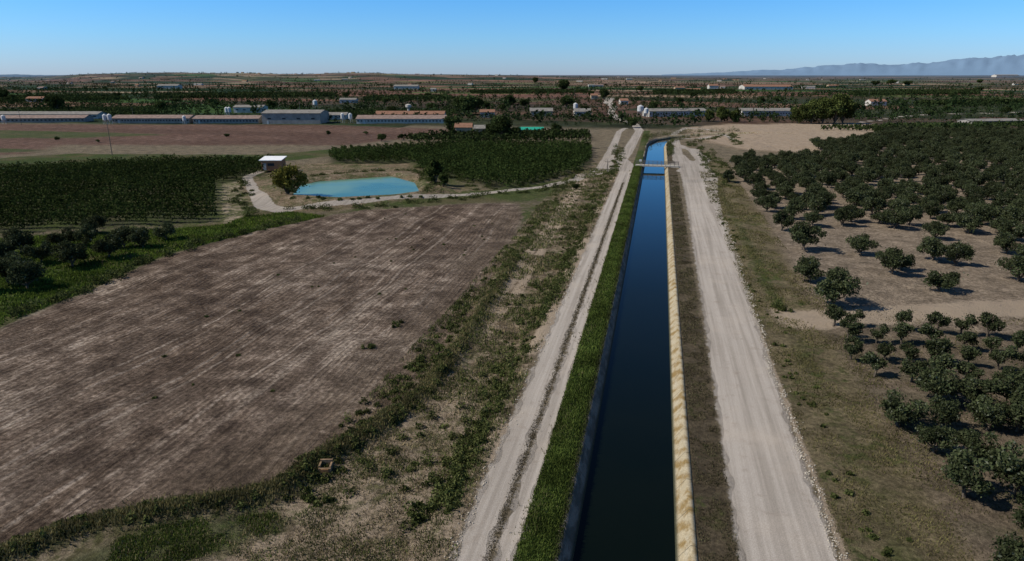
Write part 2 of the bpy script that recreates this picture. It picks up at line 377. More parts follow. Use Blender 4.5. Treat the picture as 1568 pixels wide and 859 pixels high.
b=NB('pond_water');bn=b.noise(.8,3,.5);PW=b.fin(b.mix(b.mr(b.noise(.06,3,.5),.35,.65),(.05,.15,.14),(.12,.22,.14)),.15,.12,bn,.15,.06);b.p.inputs['IOR'].default_value=1.28
pc=POND.mean(0);pp=np.array([pc+(q-pc)*1.1 for q in POND])
me=bpy.data.meshes.new('pond_water');me.from_pydata([(q[0],q[1],-.12) for q in pp],[],[tuple(range(len(pp)))]);me.materials.append(PW)
if me.polygons[0].normal.z<0: me.flip_normals()
obj('pond_water',me)

# ------------------------------------------------ trees
def tree_mesh(name,h,r,n,ls,c0,c1,th=.3,nc=12,seed=0,spread=.62,flat=.8,silver=0,rk=(.24,.42)):
    g=np.random.default_rng(seed)
    C=[];R=[]
    hh=h*(1-th)*.5;zc=h*th+hh
    for k in range(nc):
        d=g.normal(size=3);d/=np.linalg.norm(d);q=g.uniform(.35,1)**.6
        C.append([d[0]*r*spread*q,d[1]*r*spread*q,zc+d[2]*hh*.68*q]);R.append(g.uniform(*rk)*min(r,hh*1.3))
    C=np.array(C);R=np.array(R)
    ci=g.choice(nc,n,p=R**2/np.sum(R**2));d=g.normal(size=(n,3));d/=np.linalg.norm(d,axis=1)[:,None]
    rad=g.uniform(.25,1,n)**.45*(1+.38*g.normal(size=n)*(g.random(n)<.4))
    P=C[ci]+d*(R[ci]*rad)[:,None]*np.array([1,1,flat])
    P[:,2]=np.maximum(P[:,2],h*th*.5+g.uniform(0,.3,n))
    cb=g.uniform(.6,1.35,nc)[ci];t=g.random(n)[:,None]
    colr=(np.array(c0)*(1-t)+np.array(c1)*t)*cb[:,None]
    if silver: 
        m=g.random(n)<silver;colr[m]=np.array([.115,.125,.085])
    V,Q,Cc=leafq(P,ls*g.uniform(.6,1.4,n),colr)
    mi=np.zeros(len(Q),int)
    mb=MB();f=(g.uniform(-.15,.15)*r,g.uniform(-.15,.15)*r,h*th);mb.tube((0,0,-.3),f,h*.04+.03,h*.03+.02)
    for k in range(min(nc,8)): 
        mid=(np.array(f)+C[k])/2+g.normal(size=3)*.06*r
        mb.tube(f,mid,h*.022,h*.014,5);mb.tube(mid,C[k],h*.014,h*.005,5)
    bv=np.array(mb.v);bq=np.array(mb.f)+len(V);V=np.concatenate([V,bv]);Q=np.concatenate([Q,bq]);Cc=np.concatenate([Cc,np.tile([.1,.08,.06],(len(bv),1))]);mi=np.concatenate([mi,np.ones(len(bq),int)])
    return mesh_np(name,V,Q,[LEAF,BARK],mi,Cc)
OC0,OC1=(.027,.037,.016),(.070,.080,.038)
OL=[tree_mesh('olive_a%d'%k,4.3,2.9,4400,.155,OC0,OC1,.12,22,k,silver=.06,spread=.74) for k in range(7)]
YL=[tree_mesh('olive_y%d'%k,3.7,2.1,3400,.13,OC0,OC1,.17,19,20+k,silver=.05,spread=.78) for k in range(7)]
SL=[tree_mesh('olive_s%d'%k,3.0,1.5,1700,.12,OC0,OC1,.24,13,40+k,silver=.05,spread=.78) for k in range(5)]
BT=[tree_mesh('broad%d'%k,10,5.4,3600,.4,(.024,.038,.014),(.062,.082,.028),.1,20,60+k,spread=.72) for k in range(4)]
BG=[tree_mesh('broadg%d'%k,10,5.4,4600,.33,(.09,.09,.018),(.21,.20,.05),.03,22,80+k,spread=.7) for k in range(2)]
BM=[tree_mesh('broadm%d'%k,10,5.0,4600,.36,(.04,.055,.015),(.10,.115,.035),.04,22,85+k,spread=.72) for k in range(2)]
PT=[tree_mesh('pop%d'%k,10,2.6,2600,.33,(.032,.048,.015),(.08,.1,.03),.05,18,90+k,flat=1.4,spread=.7) for k in range(2)]
def place(name,ms,X_,Y_,s,sz=None):
    o=obj(name,ms[rng.integers(len(ms))],(X_,Y_,hz(X_,Y_)-.02));o.rotation_euler[2]=rng.uniform(0,6.28)
    o.scale=(s,s*rng.uniform(.85,1.15) if not sz else s,sz if sz else s*rng.uniform(.88,1.12));return o
big=[(1233,384,1.2),(1317,390,.9),(1365,420,1.05),(1425,400,1.0),(1463,408,.85),(1540,388,.9),(1556,432,1.0),(1440,448,.9),(1278,468,1.2),(1240,430,1.0),(1197,352,.9),(1290,345,.9),(1335,330,1.05),(1390,345,1.0),(1465,330,1.05),(1500,345,1.1),(1180,318,.95),(1215,335,1.0),(1535,320,1.0),(1430,365,.85),(1250,330,.9),(1378,412,.8)]
occ=[]
for u,v_,s in big:
    X_,Y_=G(u,v_);occ.append((X_,Y_));place('olive_tree',OL,X_,Y_,s)
RG=[np.array([X_,Y_]) for X_,Y_ in [G(1145,305),G(1117,280),G(1117,262),G(1130,247),G(1255,240),G(1240,226),G(1345,212),G(1345,204),G(1900,204),G(1900,400),G(1568,372),G(1400,352),G(1300,352),G(1190,350)]]
for a_ in np.arange(20,430,6.7):
    for t_ in np.arange(95,430,6.7):
        X_=a_+rng.uniform(-1.6,1.6);Y_=t_+rng.uniform(-1.6,1.6)
        if inpoly(np.array([X_]),np.array([Y_]),RG)[0] and rng.random()>.06 and min(math.hypot(X_-q[0],Y_-q[1]) for q in occ)>4.8:
            place('olive_tree',OL,X_,Y_,rng.uniform(.78,1.15))
for a_ in np.arange(62,110,7):
    for t_ in np.arange(95,130,7): 
        place('olive_tree',OL,a_+rng.uniform(-1,1),t_+rng.uniform(-1,1),rng.uniform(.8,1.05))
for t_ in np.arange(40.4,90,5.1):
    for a_ in np.arange(23.2+rng.uniform(-.8,.8),75,3.35 if t_<66 else 2.9):
        if rng.random()<.08: continue
        if t_<66: place('olive_tree',YL,a_+rng.uniform(-.6,.6),t_+rng.uniform(-.6,.6),rng.uniform(.76,1.1))
        else: place('olive_tree',SL,a_+rng.uniform(-.4,.4),t_+rng.uniform(-.4,.4),rng.uniform(.75,1.12))
for u,v_,s in [(15,425,1.25),(40,432,1.2),(60,395,1.15),(108,400,1.3),(95,372,1.2),(130,372,1.15),(165,388,1.2),(190,372,1.05),(218,372,1.05),(255,360,1),(30,380,1.2),(-15,400,1.2),(-30,440,1.2),(145,350,1),(-40,380,1.1),(5,392,1.2)]:
    X_,Y_=G(u,v_);place('olive_tree',OL,X_,Y_,s*.88)
def hp(v_,p): return p*HC/(v_-115)
for u,v_,p,w in [(85,172,28,1),(247,170,17,1),(327,165,15,1.3),(415,168,17,1),(5,153,18,1),(712,176,34,1.2),(728,172,26,1),(768,211,36,1.25),(752,209,22,1),(693,206,32,1),(780,165,22,1),(803,164,14,1.2),(868,166,22,1.1),(850,206,19,1),(967,195,18,1.1),(925,152,18,.9),(862,140,20,1),(820,128,10,1),(905,150,12,1),(585,217,13,1.2),(503,207,8,1),(347,210,6,1.6),(88,216,8,1),(150,218,6,1),(1345,208,14,1),(560,206,6,1.5),(770,170,12,1),(600,175,14,1),(1380,160,8,2),(1500,140,8,2),(1500,128,7,1.5),(1424,180,14,1),(1455,150,10,1),(882,290,10,1.4),(1090,135,8,1),(640,215,8,2),(735,205,12,1.2),(790,207,14,1.2),(810,209,8,1.5),(700,170,18,1.1),(745,168,14,1.2),(838,172,14,1.2),(895,172,12,1.2),(660,168,12,1.3),(450,170,10,1.4),(1365,130,9,2),(1340,131,8,1.6),(1390,131,8,1.8),(180,150,9,1.3),(270,158,9,1.3),(390,152,9,1.3),(530,150,10,1.2),(590,158,10,1.3),(655,150,9,1.3),(1000,168,14,1.1),(1040,160,12,1.2),(1165,160,14,1),(1190,158,12,1.2),(1310,170,14,1.1),(1450,172,12,1.4),(1540,175,12,1.4),(980,140,10,1.3),(1060,150,10,1.3)]:
    X_,Y_=G(u,v_);h=hp(v_,p);place('broadleaf_tree',BT,X_,Y_,h/10*w,h/10)
for u,v_,p,w in [(1222,189,34,.8),(1240,189,40,.9),(1258,189,44,.9),(1276,189,50,.9),(1291,189,48,.8),(1085,186,22,.9),(1105,187,27,.9),(1125,187,25,.9),(445,300,54,1.02)]:
    X_,Y_=G(u,v_);h=hp(v_,p);place('broadleaf_tree',BG if u<500 else BM,X_,Y_,h/10*w,h/10)
for u,v_,p,w in [(666,286,46,1.2),(680,290,24,1.6),(655,270,15,2)]:
    X_,Y_=G(u,v_);h=hp(v_,p);place('poplar_tree',PT,X_,Y_,h/10*w,h/10)

# ------------------------------------------------ orchard row masses
def hedge(name,poly,ang,sp_,H,W,dens,ls,c0,c1):
    ca,sa=math.cos(ang),math.sin(ang);pr=np.array([[q[0]*ca+q[1]*sa,-q[0]*sa+q[1]*ca] for q in poly])
    PP=[]
    for r_ in np.arange(pr[:,1].min(),pr[:,1].max(),sp_):
        L0,L1=pr[:,0].min(),pr[:,0].max();n=int((L1-L0)*dens)
        s_=rng.uniform(L0,L1,n);yy=r_+0*s_
        xw=s_*ca-yy*sa;yw=s_*sa+yy*ca;k=inpoly(xw,yw,poly);s_=s_[k];n=len(s_)
        if n==0: continue
        hv=H*(.74+.34*vn(s_/.9,0*s_+r_)+.1*vn(s_/9,0*s_+r_))
        zz=rng.uniform(.12,1,n)**.7*hv
        w=rng.normal(size=n)*W*(1.15-.75*zz/H)
        yy=r_+w+.5*(vn(s_/7,0*s_+r_*3)-.5);PP.append(np.stack([s_*ca-yy*sa,s_*sa+yy*ca,zz],1))
    P=np.concatenate(PP);P[:,2]+=height(P[:,0],P[:,1]);n=len(P);t=rng.random(n)[:,None]
    cc=(np.array(c0)*(1-t)+np.array(c1)*t)*(.55+.8*fbm(P[:,0]*.12,P[:,1]*.12))[:,None]
    V,Q,C=leafq(P,ls*rng.uniform(.6,1.4,n),cc);obj(name,mesh_np(name,V,Q,[LEAF],None,C));return n
DG0,DG1=(.020,.034,.010),(.058,.078,.023)
n1=hedge('fruit_orchard',O1,math.radians(10),3.8,3.5,.55,44,.26,DG0,DG1)
n2=hedge('fruit_orchard',O2,math.radians(-50),3.8,3.6,.55,42,.30,DG0,(.048,.068,.02))
for pl,H_ in [([(0,172),(60,168),(240,168),(240,176),(0,182)],3),([(480,172),(700,172),(690,180),(500,180)],3),([(1230,200),(1345,196),(1568,192),(1568,197),(1350,201)],3),([(600,215),(700,205),(900,205),(905,215),(700,222)],3),([(240,146),(500,144),(520,149),(240,152)],4),([(560,150),(680,148),(700,153),(560,156)],4),([(1000,140),(1120,139),(1130,144),(1000,145)],4),([(1300,142),(1500,139),(1500,145),(1300,147)],4),([(1400,158),(1568,156),(1568,161),(1400,163)],4),([(0,150),(180,148),(200,154),(0,158)],4),([(720,140),(900,139),(900,143),(720,144)],4)]:
    nr2=pl[0][1]>165
    hedge('orchard_block',GP(pl),rng.uniform(-.3,.3),7 if nr2 else 14,H_,1.2,8 if nr2 else 3,.8 if nr2 else 1.5,DG0,(.05,.065,.025))

# ------------------------------------------------ distant tree masses
P=[];SZ=[];CC=[]
for k in range(3200):
    T=430*(5200/430)**rng.random()**.8;az=rng.uniform(-1.2,.6)
    L=rng.integers(2,14) if rng.random()<.5 else 1
    dx,dy=(1,rng.uniform(-.25,.25));sp2=rng.uniform(6,12);hh=rng.uniform(2.5,6) if L>1 else rng.uniform(3.5,11)
    cb=rng.uniform(.7,1.3)
    for q in range(L):
        cx_,cy_=az*T+dx*sp2*q,T+dy*sp2*q;m=26 if T<1200 else 10
        d=rng.normal(size=(m,3));d/=np.linalg.norm(d,axis=1)[:,None];rr=hh*.5*rng.uniform(.5,1,m)[:,None]
        P.append(np.array([cx_,cy_,hh*.5])+d*rr*np.array([1,1,.95]));SZ.append(np.full(m,hh*(.16 if m>20 else .26)));CC.append(np.tile([.026*cb,.042*cb,.016*cb],(m,1)))
P=np.concatenate(P);SZ=np.concatenate(SZ);CC=np.concatenate(CC)
k=(dpl(P[:,0],P[:,1],CLINE)>9)&(sdp(P[:,0],P[:,1],BROWN)>4)&(sdp(P[:,0],P[:,1],PALER)>2);P,SZ,CC=P[k],SZ[k],CC[k];P[:,2]+=height(P[:,0],P[:,1])
dd=np.hypot(P[:,0],P[:,1]);f=(ss(1200,12000,dd)*.55)[:,None];CC=CC*(1-f)+np.array([.08,.12,.17])*f  # same distance haze blended into the leaf colours
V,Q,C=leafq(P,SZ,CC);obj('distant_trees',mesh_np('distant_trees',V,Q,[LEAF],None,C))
def clump_cloud(name,cent,rad,hh,m,ls,c0,c1):
    PP=[];CC=[]
    for (a_,b_),r_,h_ in zip(cent,rad,hh):
        d=rng.normal(size=(m,3));d/=np.linalg.norm(d,axis=1)[:,None];d[:,2]=np.abs(d[:,2]);q=rng.uniform(.3,1,m)[:,None]**.5*(1+.25*rng.normal(size=(m,1)))
        PP.append(np.array([a_,b_,0])+d*q*np.array([r_,r_,h_]));t=rng.random((m,1));CC.append((np.array(c0)*(1-t)+np.array(c1)*t)*rng.uniform(.65,1.3))
    P=np.concatenate(PP);CC=np.concatenate(CC);P[:,2]+=height(P[:,0],P[:,1])
    V,Q,C=leafq(P,ls*rng.uniform(.6,1.4,len(P)),CC);obj(name,mesh_np(name,V,Q,[LEAF],None,C))
cent=[];rad=[];hh=[]
def along(pl,step,j,r0,r1,h0,h1):
    for k in range(len(pl)-1):
        a0=np.array(pl[k]);a1=np.array(pl[k+1]);m=max(1,int(np.linalg.norm(a1-a0)/step))
        for q in range(m):
            p_=a0+(a1-a0)*(q+rng.random())/m+rng.normal(size=2)*j;cent.append(tuple(p_));rad.append(rng.uniform(r0,r1));hh.append(rng.uniform(h0,h1))
along([(CX-6,340),(CX-3,358),(CX+5,376),(CX+20,392),(CX+45,404)],2,1,1.2,2.5,1.5,3.5)
along([(CX+6,275),(CX+6,330),(CX+12,352),(CX+22,368)],3,.6,.8,1.6,.8,2)
along([(-13,215),(-14,235),(-16,300)],2.5,1.2,.7,1.8,.6,1.6)
along(GP([(0,478),(60,460),(150,425),(240,385),(300,366),(400,345),(460,330)]),1.1,.9,.7,1.5,.5,1.4)
along(GP([(440,318),(560,316),(650,310),(740,300),(800,296),(870,284)]),1.8,1.3,.6,1.6,.4,1.3)
along(GP([(470,273),(560,264),(640,264),(662,285),(655,300)]),1.6,1.2,.8,1.6,.5,1.3)
along(GP([(440,306),(520,310),(600,307),(650,303)]),2.6,.5,.4,.9,.3,.6)
along(GP([(385,330),(372,300),(366,275)]),2.2,1.3,.6,1.4,.4,1.3)
along(GP([(640,256),(700,272),(740,290),(800,284),(890,262)]),2.4,1.6,.6,1.5,.4,1.2)
along(GP([(1120,262),(1060,220),(1120,205),(1130,222)]),2.4,1.8,.7,1.8,.4,1.3)
along(GP([(1110,285),(1085,255),(1075,235)]),2.6,1.2,.6,1.4,.4,1.1)
clump_cloud('bushes',cent,rad,hh,110,.17,(.03,.042,.014),(.09,.10,.036))
cent=[];rad=[];hh=[]
for u,v_,r_ in [(712,668,1.1),(725,648,.9),(700,690,.8),(770,556,.9),(802,486,.8),(638,795,.8),(655,775,.7),(565,520,.55),(608,488,.5),(862,392,1.1),(845,455,.8),(852,440,.8),(680,560,.7),(640,545,.5),(1190,470,.9),(1200,476,.7),(740,655,.7),(870,345,1),(880,330,1),(905,300,1.2),(895,318,1),(765,580,.6),(690,730,.7),(830,470,.7),(770,408,.9),(790,390,.9),(675,745,.8),(700,760,.6),(820,430,.8)]:
    X_,Y_=G(u,v_)
    for q in range(4): cent.append((X_+rng.normal()*.5,Y_+rng.normal()*.6));rad.append(r_*rng.uniform(.4,.9));hh.append(r_*rng.uniform(.6,1.2))
for q in range(720):
    T=40*(225/40)**rng.random();X_=-13.0-abs(rng.normal())*1.4 if rng.random()<.55 else (rng.normal()*1.0-24.5 if rng.random()<.5 else rng.uniform(-27,-13))
    cent.append((X_,T));r_=rng.uniform(.15,.6);rad.append(r_);hh.append(r_*rng.uniform(.6,1.7))
for q in range(120):
    k=rng.integers(len(RIDGE)-1);t=rng.random();p_=RIDGE[k]*(1-t)+RIDGE[k+1]*t+rng.normal(size=2)*.7
    cent.append(tuple(p_));rad.append(rng.uniform(.2,.6));hh.append(rng.uniform(.2,.5))
for q in range(90):
    X_=14.2+abs(rng.normal())*1.5;T=40*(220/40)**rng.random();cent.append((X_,T));r_=rng.uniform(.1,.35);rad.append(r_);hh.append(r_*rng.uniform(.6,1.3))
for q in range(30):
    p_=(rng.uniform(-60,-28),rng.uniform(50,150));cent.append(p_);rad.append(rng.uniform(.1,.28));hh.append(rng.uniform(.08,.2))
clump_cloud('scrub_bushes',cent,rad,hh,90,.11,(.034,.048,.014),(.12,.13,.046))

# ------------------------------------------------ grass blades
GV=[];GQ=[];GC=[];off=0
def addg(P,h,w,cc):
    global off
    V,Q,C=bladeq(P,h,w,cc);GV.append(V);GQ.append(Q+off);GC.append(C);off+=len(V)
def grass(n,fx,t0,t1,h0,h1,c0,c1,maskf=None,w=.035):
    T=t0*(t1/t0)**rng.random(n);X_=fx(n,T)
    if maskf is not None: k=maskf(X_,T)>rng.random(n);T=T[k];X_=X_[k];n=len(T)
    P=np.stack([X_,T,height(X_,T)-.02],1);sc_=(T/45)**.55;t=rng.random((n,1))
    pv=fbm(X_*.5,T*.5,2)[:,None];cc=(np.array(c0)*(1-t)+np.array(c1)*t)*(.45+1.1*pv)
    addg(P,rng.uniform(h0,h1,n)*sc_**.5,w*sc_*rng.uniform(.7,1.4,n),cc)
U=lambda a,b_:(lambda n,T:rng.uniform(a,b_,n))
GR0,GR1=(.036,.058,.012),(.115,.15,.036)
grass(90000,U(-7.5,-4.9),28,240,.08,.28,GR0,GR1)
grass(9000,lambda n,T:rng.normal(-6.9,.5,n),28,240,.08,.3,(.09,.09,.04),(.17,.15,.07),lambda X_,T:np.clip((fbm(X_*.5,T*.3+9)-.45)*6,0,1))
grass(12000,U(-5.1,-4.5),28,240,.1,.4,(.03,.04,.012),(.07,.08,.03))
grass(26000,U(4.3,6.8),28,220,.04,.16,(.05,.045,.025),(.10,.09,.045),lambda X_,T:(fbm(X_*.6,T*.6)>.42)*.9)
grass(9000,lambda n,T:rng.normal(-9.15,.18,n),28,200,.04,.14,(.06,.05,.03),(.12,.10,.06))
grass(90000,U(-27,-11.9),34,230,.06,.34,(.04,.055,.015),(.13,.14,.05),lambda X_,T:np.clip((fbm(X_*.35,T*.35)-.43)*8,0,1))
grass(30000,U(-27,-11.9),34,230,.08,.35,(.15,.12,.065),(.30,.235,.135),lambda X_,T:np.clip((fbm(X_*.5+40,T*.3)-.44)*5,0,.8))
grass(50000,U(13.6,24),34,230,.05,.2,(.06,.065,.02),(.16,.135,.06),lambda X_,T:np.clip((fbm(X_*.3+9,T*.2)-.38)*6,0,1))
grass(30000,U(21,62),36,95,.05,.18,(.05,.055,.02),(.13,.11,.05),lambda X_,T:np.clip((fbm(X_*.3,T*.3+7)-.43)*5,0,1))
k=rng.integers(0,len(RIDGE)-1,30000);t=rng.random(30000)[:,None];PR=RIDGE[k]*(1-t)+RIDGE[k+1]*t+rng.normal(size=(30000,2))*np.array([.6,.75])
n=len(PR);tt=rng.random((n,1));addg(np.stack([PR[:,0],PR[:,1],height(PR[:,0],PR[:,1])-.02],1),rng.uniform(.1,.42,n),.045*rng.uniform(.7,1.3,n),(np.array([.065,.068,.024])*(1-tt)+np.array([.22,.185,.09])*tt)*(.3+1.3*fbm(PR[:,0]*.4,PR[:,1]*.4))[:,None])
def polygrass(poly,n,h0,h1,c0,c1,w,thr=.4):
    lo=poly.min(0);hi=poly.max(0);p_=rng.uniform(lo,hi,(n,2));m=inpoly(p_[:,0],p_[:,1],poly)&(fbm(p_[:,0]*.45,p_[:,1]*.45)+rng.normal(size=n)*.05>thr);p_=p_[m];n=len(p_);t=rng.random((n,1))
    addg(np.stack([p_[:,0],p_[:,1],height(p_[:,0],p_[:,1])-.02],1),rng.uniform(h0,h1,n),w*rng.uniform(.7,1.4,n),(np.array(c0)*(1-t)+np.array(c1)*t)*(.5+1.0*fbm(p_[:,0]*.3,p_[:,1]*.3))[:,None])
polygrass(GREENL,110000,.15,.45,(.04,.065,.012),(.13,.18,.032),.1,.3)
polygrass(FORE,60000,.06,.22,(.045,.07,.014),(.13,.16,.042),.035,.54)
polygrass(FGREEN,60000,.06,.22,(.05,.075,.016),(.14,.17,.045),.035,.54)
polygrass(FORE,50000,.06,.3,(.13,.105,.06),(.28,.22,.13),.03,.42)
polygrass(FIELD,60000,.03,.10,(.14,.105,.07),(.31,.245,.175),.03,.52)
obj('grass',mesh_np('grass',np.concatenate(GV),np.concatenate(GQ),[LEAF],None,np.concatenate(GC)))

# ------------------------------------------------ stones along road edge
ROCK=simple('stone',(.42,.37,.30),.9,.3,3)
n=2200;T=34*(150/34)**rng.random(n);e=np.interp(T,RRa[:,1],RRa[:,0])+np.interp(T,[0,70,150],[3.1,3.2,3.7])
X_=e+rng.normal(size=n)*.22+(fbm(T*.5,0*T)-.5)*1.2+.1;m=n//5;X_[:m]=-11.6+rng.normal(size=m)*.3
s_=rng.uniform(.025,.10,n)*(T/45)**.3
base=np.array([[1,0,0],[-1,0,0],[0,1,0],[0,-1,0],[0,0,.8],[0,0,-.5]],float)
V=(base[None]*rng.uniform(.6,1.3,(n,6,1))*s_[:,None,None]+np.stack([X_,T,height(X_,T)+s_*.3],1)[:,None]).reshape(-1,3)
fs=np.array([[0,2,4],[2,1,4],[1,3,4],[3,0,4],[2,0,5],[1,2,5],[3,1,5],[0,3,5]])
obj('roadside_stones',mesh_np('roadside_stones',V,(fs[None]+6*np.arange(n)[:,None,None]).reshape(-1,3),[ROCK]))

# ------------------------------------------------ materials for buildings
WHITE=simple('white_render',(.46,.43,.38),.8,.15,.4,.05);GREYW=simple('grey_render',(.28,.26,.235),.8,.18,.4,.05);TANW=simple('tan_render',(.36,.28,.18),.85,.2,.6)
RTILE=simple('clay_tile',(.22,.12,.08),.85,.25,.8,.05);RGREY=simple('fibre_cement_roof',(.20,.185,.165),.85,.25,.5,.05);RPINK=simple('faded_tile_roof',(.22,.16,.135),.85,.25,.5,.05)
DARK=simple('window_dark',(.03,.035,.04),.3,.2);METAL=simple('galvanised_metal',(.5,.5,.49),.5,.1);CON=simple('concrete',(.36,.33,.28),.9,.2,1.5);CONO=simple('stained_concrete',(.24,.16,.095),.9,.4,2);RUST=simple('rusty_stain',(.34,.18,.08),.9,.3,3);GREENT=simple('green_tarpaulin',(.02,.30,.20),.7,.2);WOODP=simple('pole_wood',(.13,.11,.09),.9,.2);RAIL=simple('railing_paint',(.12,.11,.10),.6,.2);WROOF=simple('white_roof',(.72,.72,.72),.7,.08)
bb=NB('brick_wall');bt=bb.t.nodes.new('ShaderNodeTexBrick');tc=bb.t.nodes.new('ShaderNodeTexCoord');mp=bb.t.nodes.new('ShaderNodeMapping');mp.inputs['Rotation'].default_value=(math.pi/2,0,0);bb.L(tc.outputs['Object'],mp.inputs[0]);bb.L(mp.outputs[0],bt.inputs[0]);bt.inputs['Scale'].default_value=3
for k,cv in zip(('Color1','Color2','Mortar'),((.42,.19,.09),(.30,.13,.07),(.34,.22,.14))): bt.inputs[k].default_value=(*cv,1)
BRICK=bb.fin(bt.outputs[0],.9,.05)
def building(name,uvA,uvB,depth,wh,rh,wm,rm,nw=6,mono=False,z0=None,win=.9):
    A=np.array(G(*uvA));B=np.array(G(*uvB));Ln=float(np.linalg.norm(B-A));ang=math.atan2(B[1]-A[1],B[0]-A[0])
    e=empty(name,(A[0],A[1],(hz(*A) if z0 is None else z0)-.1));e.rotation_euler[2]=ang
    D=depth;w=MB()
    if mono:
        w.v=[(0,0,0),(Ln,0,0),(Ln,D,0),(0,D,0),(0,0,wh),(Ln,0,wh),(Ln,D,wh+rh),(0,D,wh+rh)];w.f=[(0,1,5,4),(1,2,6,5),(2,3,7,6),(3,0,4,7)]
    else:
        w.v=[(0,0,0),(Ln,0,0),(Ln,D,0),(0,D,0),(0,0,wh),(Ln,0,wh),(Ln,D,wh),(0,D,wh),(0,D/2,wh+rh),(Ln,D/2,wh+rh)]
        w.f=[(0,1,5,4),(1,2,6,9,5),(2,3,7,6),(3,0,4,8,7)]
    w.obj('walls',wm,e)
    r=MB();o=.45
    def slab(p):
        bI=len(r.v);r.v+=[tuple(q) for q in p]+[(q[0],q[1],q[2]+.18) for q in p];r.f+=[tuple(bI+i for i in q) for q in [(0,3,2,1),(4,5,6,7),(0,1,5,4),(1,2,6,5),(2,3,7,6),(3,0,4,7)]]
    if mono: slab([(-o,-o,wh+.01-o*rh/D),(Ln+o,-o,wh+.01-o*rh/D),(Ln+o,D+o,wh+rh+.01+o*rh/D),(-o,D+o,wh+rh+.01+o*rh/D)])
    else:
        k=rh/(D/2);slab([(-o,-o,wh-o*k+.01),(Ln+o,-o,wh-o*k+.01),(Ln+o,D/2-.01,wh+rh+.01),(-o,D/2-.01,wh+rh+.01)]);slab([(-o,D/2+.01,wh+rh+.01),(Ln+o,D/2+.01,wh+rh+.01),(Ln+o,D+o,wh-o*k+.01),(-o,D+o,wh-o*k+.01)])
    r.obj('roof',rm,e)
    g=MB()
    for q in range(nw):
        c_=(q+.5)*Ln/nw;ww=min(Ln/nw*.5,2.2)/2;g.box(c_-ww,c_+ww,-.03,.12,wh*.45,wh*.45+win)
    if nw: g.obj('windows',DARK,e)
    d=MB();d.box(Ln*.08,Ln*.08+1.1,-.05,.1,.1,2.2);d.obj('door',METAL,e)
    return e
building('brick_hut',(401,264),(431,264),5,3.2,.6,BRICK,WROOF,1,True,z0=.7)
FB=[((-60,188),(130,187),12,3.0,1.6,GREYW,RPINK,30),((-60,182),(150,182),12,3.2,1.6,WHITE,RGREY,24),((172,189),(290,189),13,3.2,1.7,GREYW,RPINK,26),((296,189),(396,189),13,3.2,1.7,GREYW,RPINK,20),((402,190),(491,190),22,6.8,1.6,GREYW,RGREY,4),((358,173),(402,173),14,4.5,1.5,WHITE,RGREY,4),((546,189),(682,189),13,3.2,1.9,WHITE,RPINK,26),((575,182),(680,182),13,3.2,2,WHITE,RTILE,16),((493,183),(530,183),12,3,1.5,WHITE,RGREY,6),
((735,180),(757,180),10,4,1.6,WHITE,RTILE,3),((812,178),(846,178),12,4,2,TANW,RGREY,4),((994,179),(1082,178),14,4.2,1.6,WHITE,RGREY,22),((1136,178),(1218,178),14,4.2,1.6,WHITE,RGREY,20),((1140,137),(1214,137),40,6,4,WHITE,RTILE,8),((1333,162),(1357,162),12,4.5,2,WHITE,RTILE,3),((603,137),(640,137),25,7,3,WHITE,RGREY,3),((240,136),(272,136),25,7,3,WHITE,RGREY,3),((1086,136),(1100,136),18,7,3,WHITE,RTILE,2),((950,160),(962,160),12,4,2,WHITE,RTILE,2),((40,156),(66,156),12,4,2,WHITE,RTILE,3),((1488,191),(1568,190),12,2.4,1.0,GREYW,RGREY,12),((905,152),(915,152),10,5,2,TANW,RTILE,2),((880,178),(905,178),12,3.5,2,WHITE,RGREY,4),((1525,121),(1560,121),60,14,6,WHITE,RGREY,4),((520,158),(545,158),12,4,1.5,WHITE,RGREY,3)]
for q in FB: building('farm_building',*q[:7],nw=q[7])
building('farmhouse',(697,208),(722,208),9,4.6,1.8,TANW,RTILE,3);building('farmhouse',(726,208),(742,208),8,3.6,1.4,TANW,RGREY,2)
building('farm_shed',(796,205),(832,205),7,2.2,.8,TANW,GREENT,0,True)
for q in range(65):
    T=rng.uniform(1100,5200);az=rng.uniform(-1.1,.5)
    A=(az*T,T);L_=rng.uniform(8,34);h_=rng.uniform(3,5.5);z_=hz(*A)-.2
    e=empty('distant_farm_building',(A[0],A[1],z_));e.rotation_euler[2]=rng.uniform(-.35,.35)
    D=rng.uniform(9,13);mb=MB();mb.v=[(0,0,0),(L_,0,0),(L_,D,0),(0,D,0),(0,0,h_),(L_,0,h_),(L_,D,h_),(0,D,h_),(0,D/2,h_+2),(L_,D/2,h_+2)];mb.f=[(0,1,5,4),(1,2,6,9,5),(2,3,7,6),(3,0,4,8,7)];mb.obj('walls',WHITE if q%3 else TANW,e)
    r=MB();r.v=[(-.4,-.4,h_-.1),(L_+.4,-.4,h_-.1),(L_+.4,D/2,h_+2.1),(-.4,D/2,h_+2.1),(L_+.4,D+.4,h_-.1),(-.4,D+.4,h_-.1)];r.f=[(0,1,2,3),(3,2,4,5)];r.obj('roof',[RTILE,RGREY,RPINK][q%3],e)
def silo(u,v_,h,r,kind=0):
    X_,Y_=G(u,v_);m=MB();z=hz(X_,Y_)
    if kind==0:
        m.lathe([(0.15,h*.22),(r,h*.45),(r,h*.88),(.25,h),(0,h)],0,0)
        for a_ in range(4):
            t=a_*math.pi/2+.4;m.tube((r*math.cos(t),r*math.sin(t),-.3),(r*math.cos(t),r*math.sin(t),h*.5),.07,.07,5)
        m.tube((r*1.05,0,0),(r*1.05,0,h*.9),.04,.04,4)
    else:
        m.lathe([(r*.45,-.3),(r*.35,h*.6),(r,h*.75),(r,h*.93),(r*.3,h),(0,h)],0,0)
    m.obj('water_tower' if kind else 'feed_silo',METAL if kind==0 else WHITE,None,(X_,Y_,z))
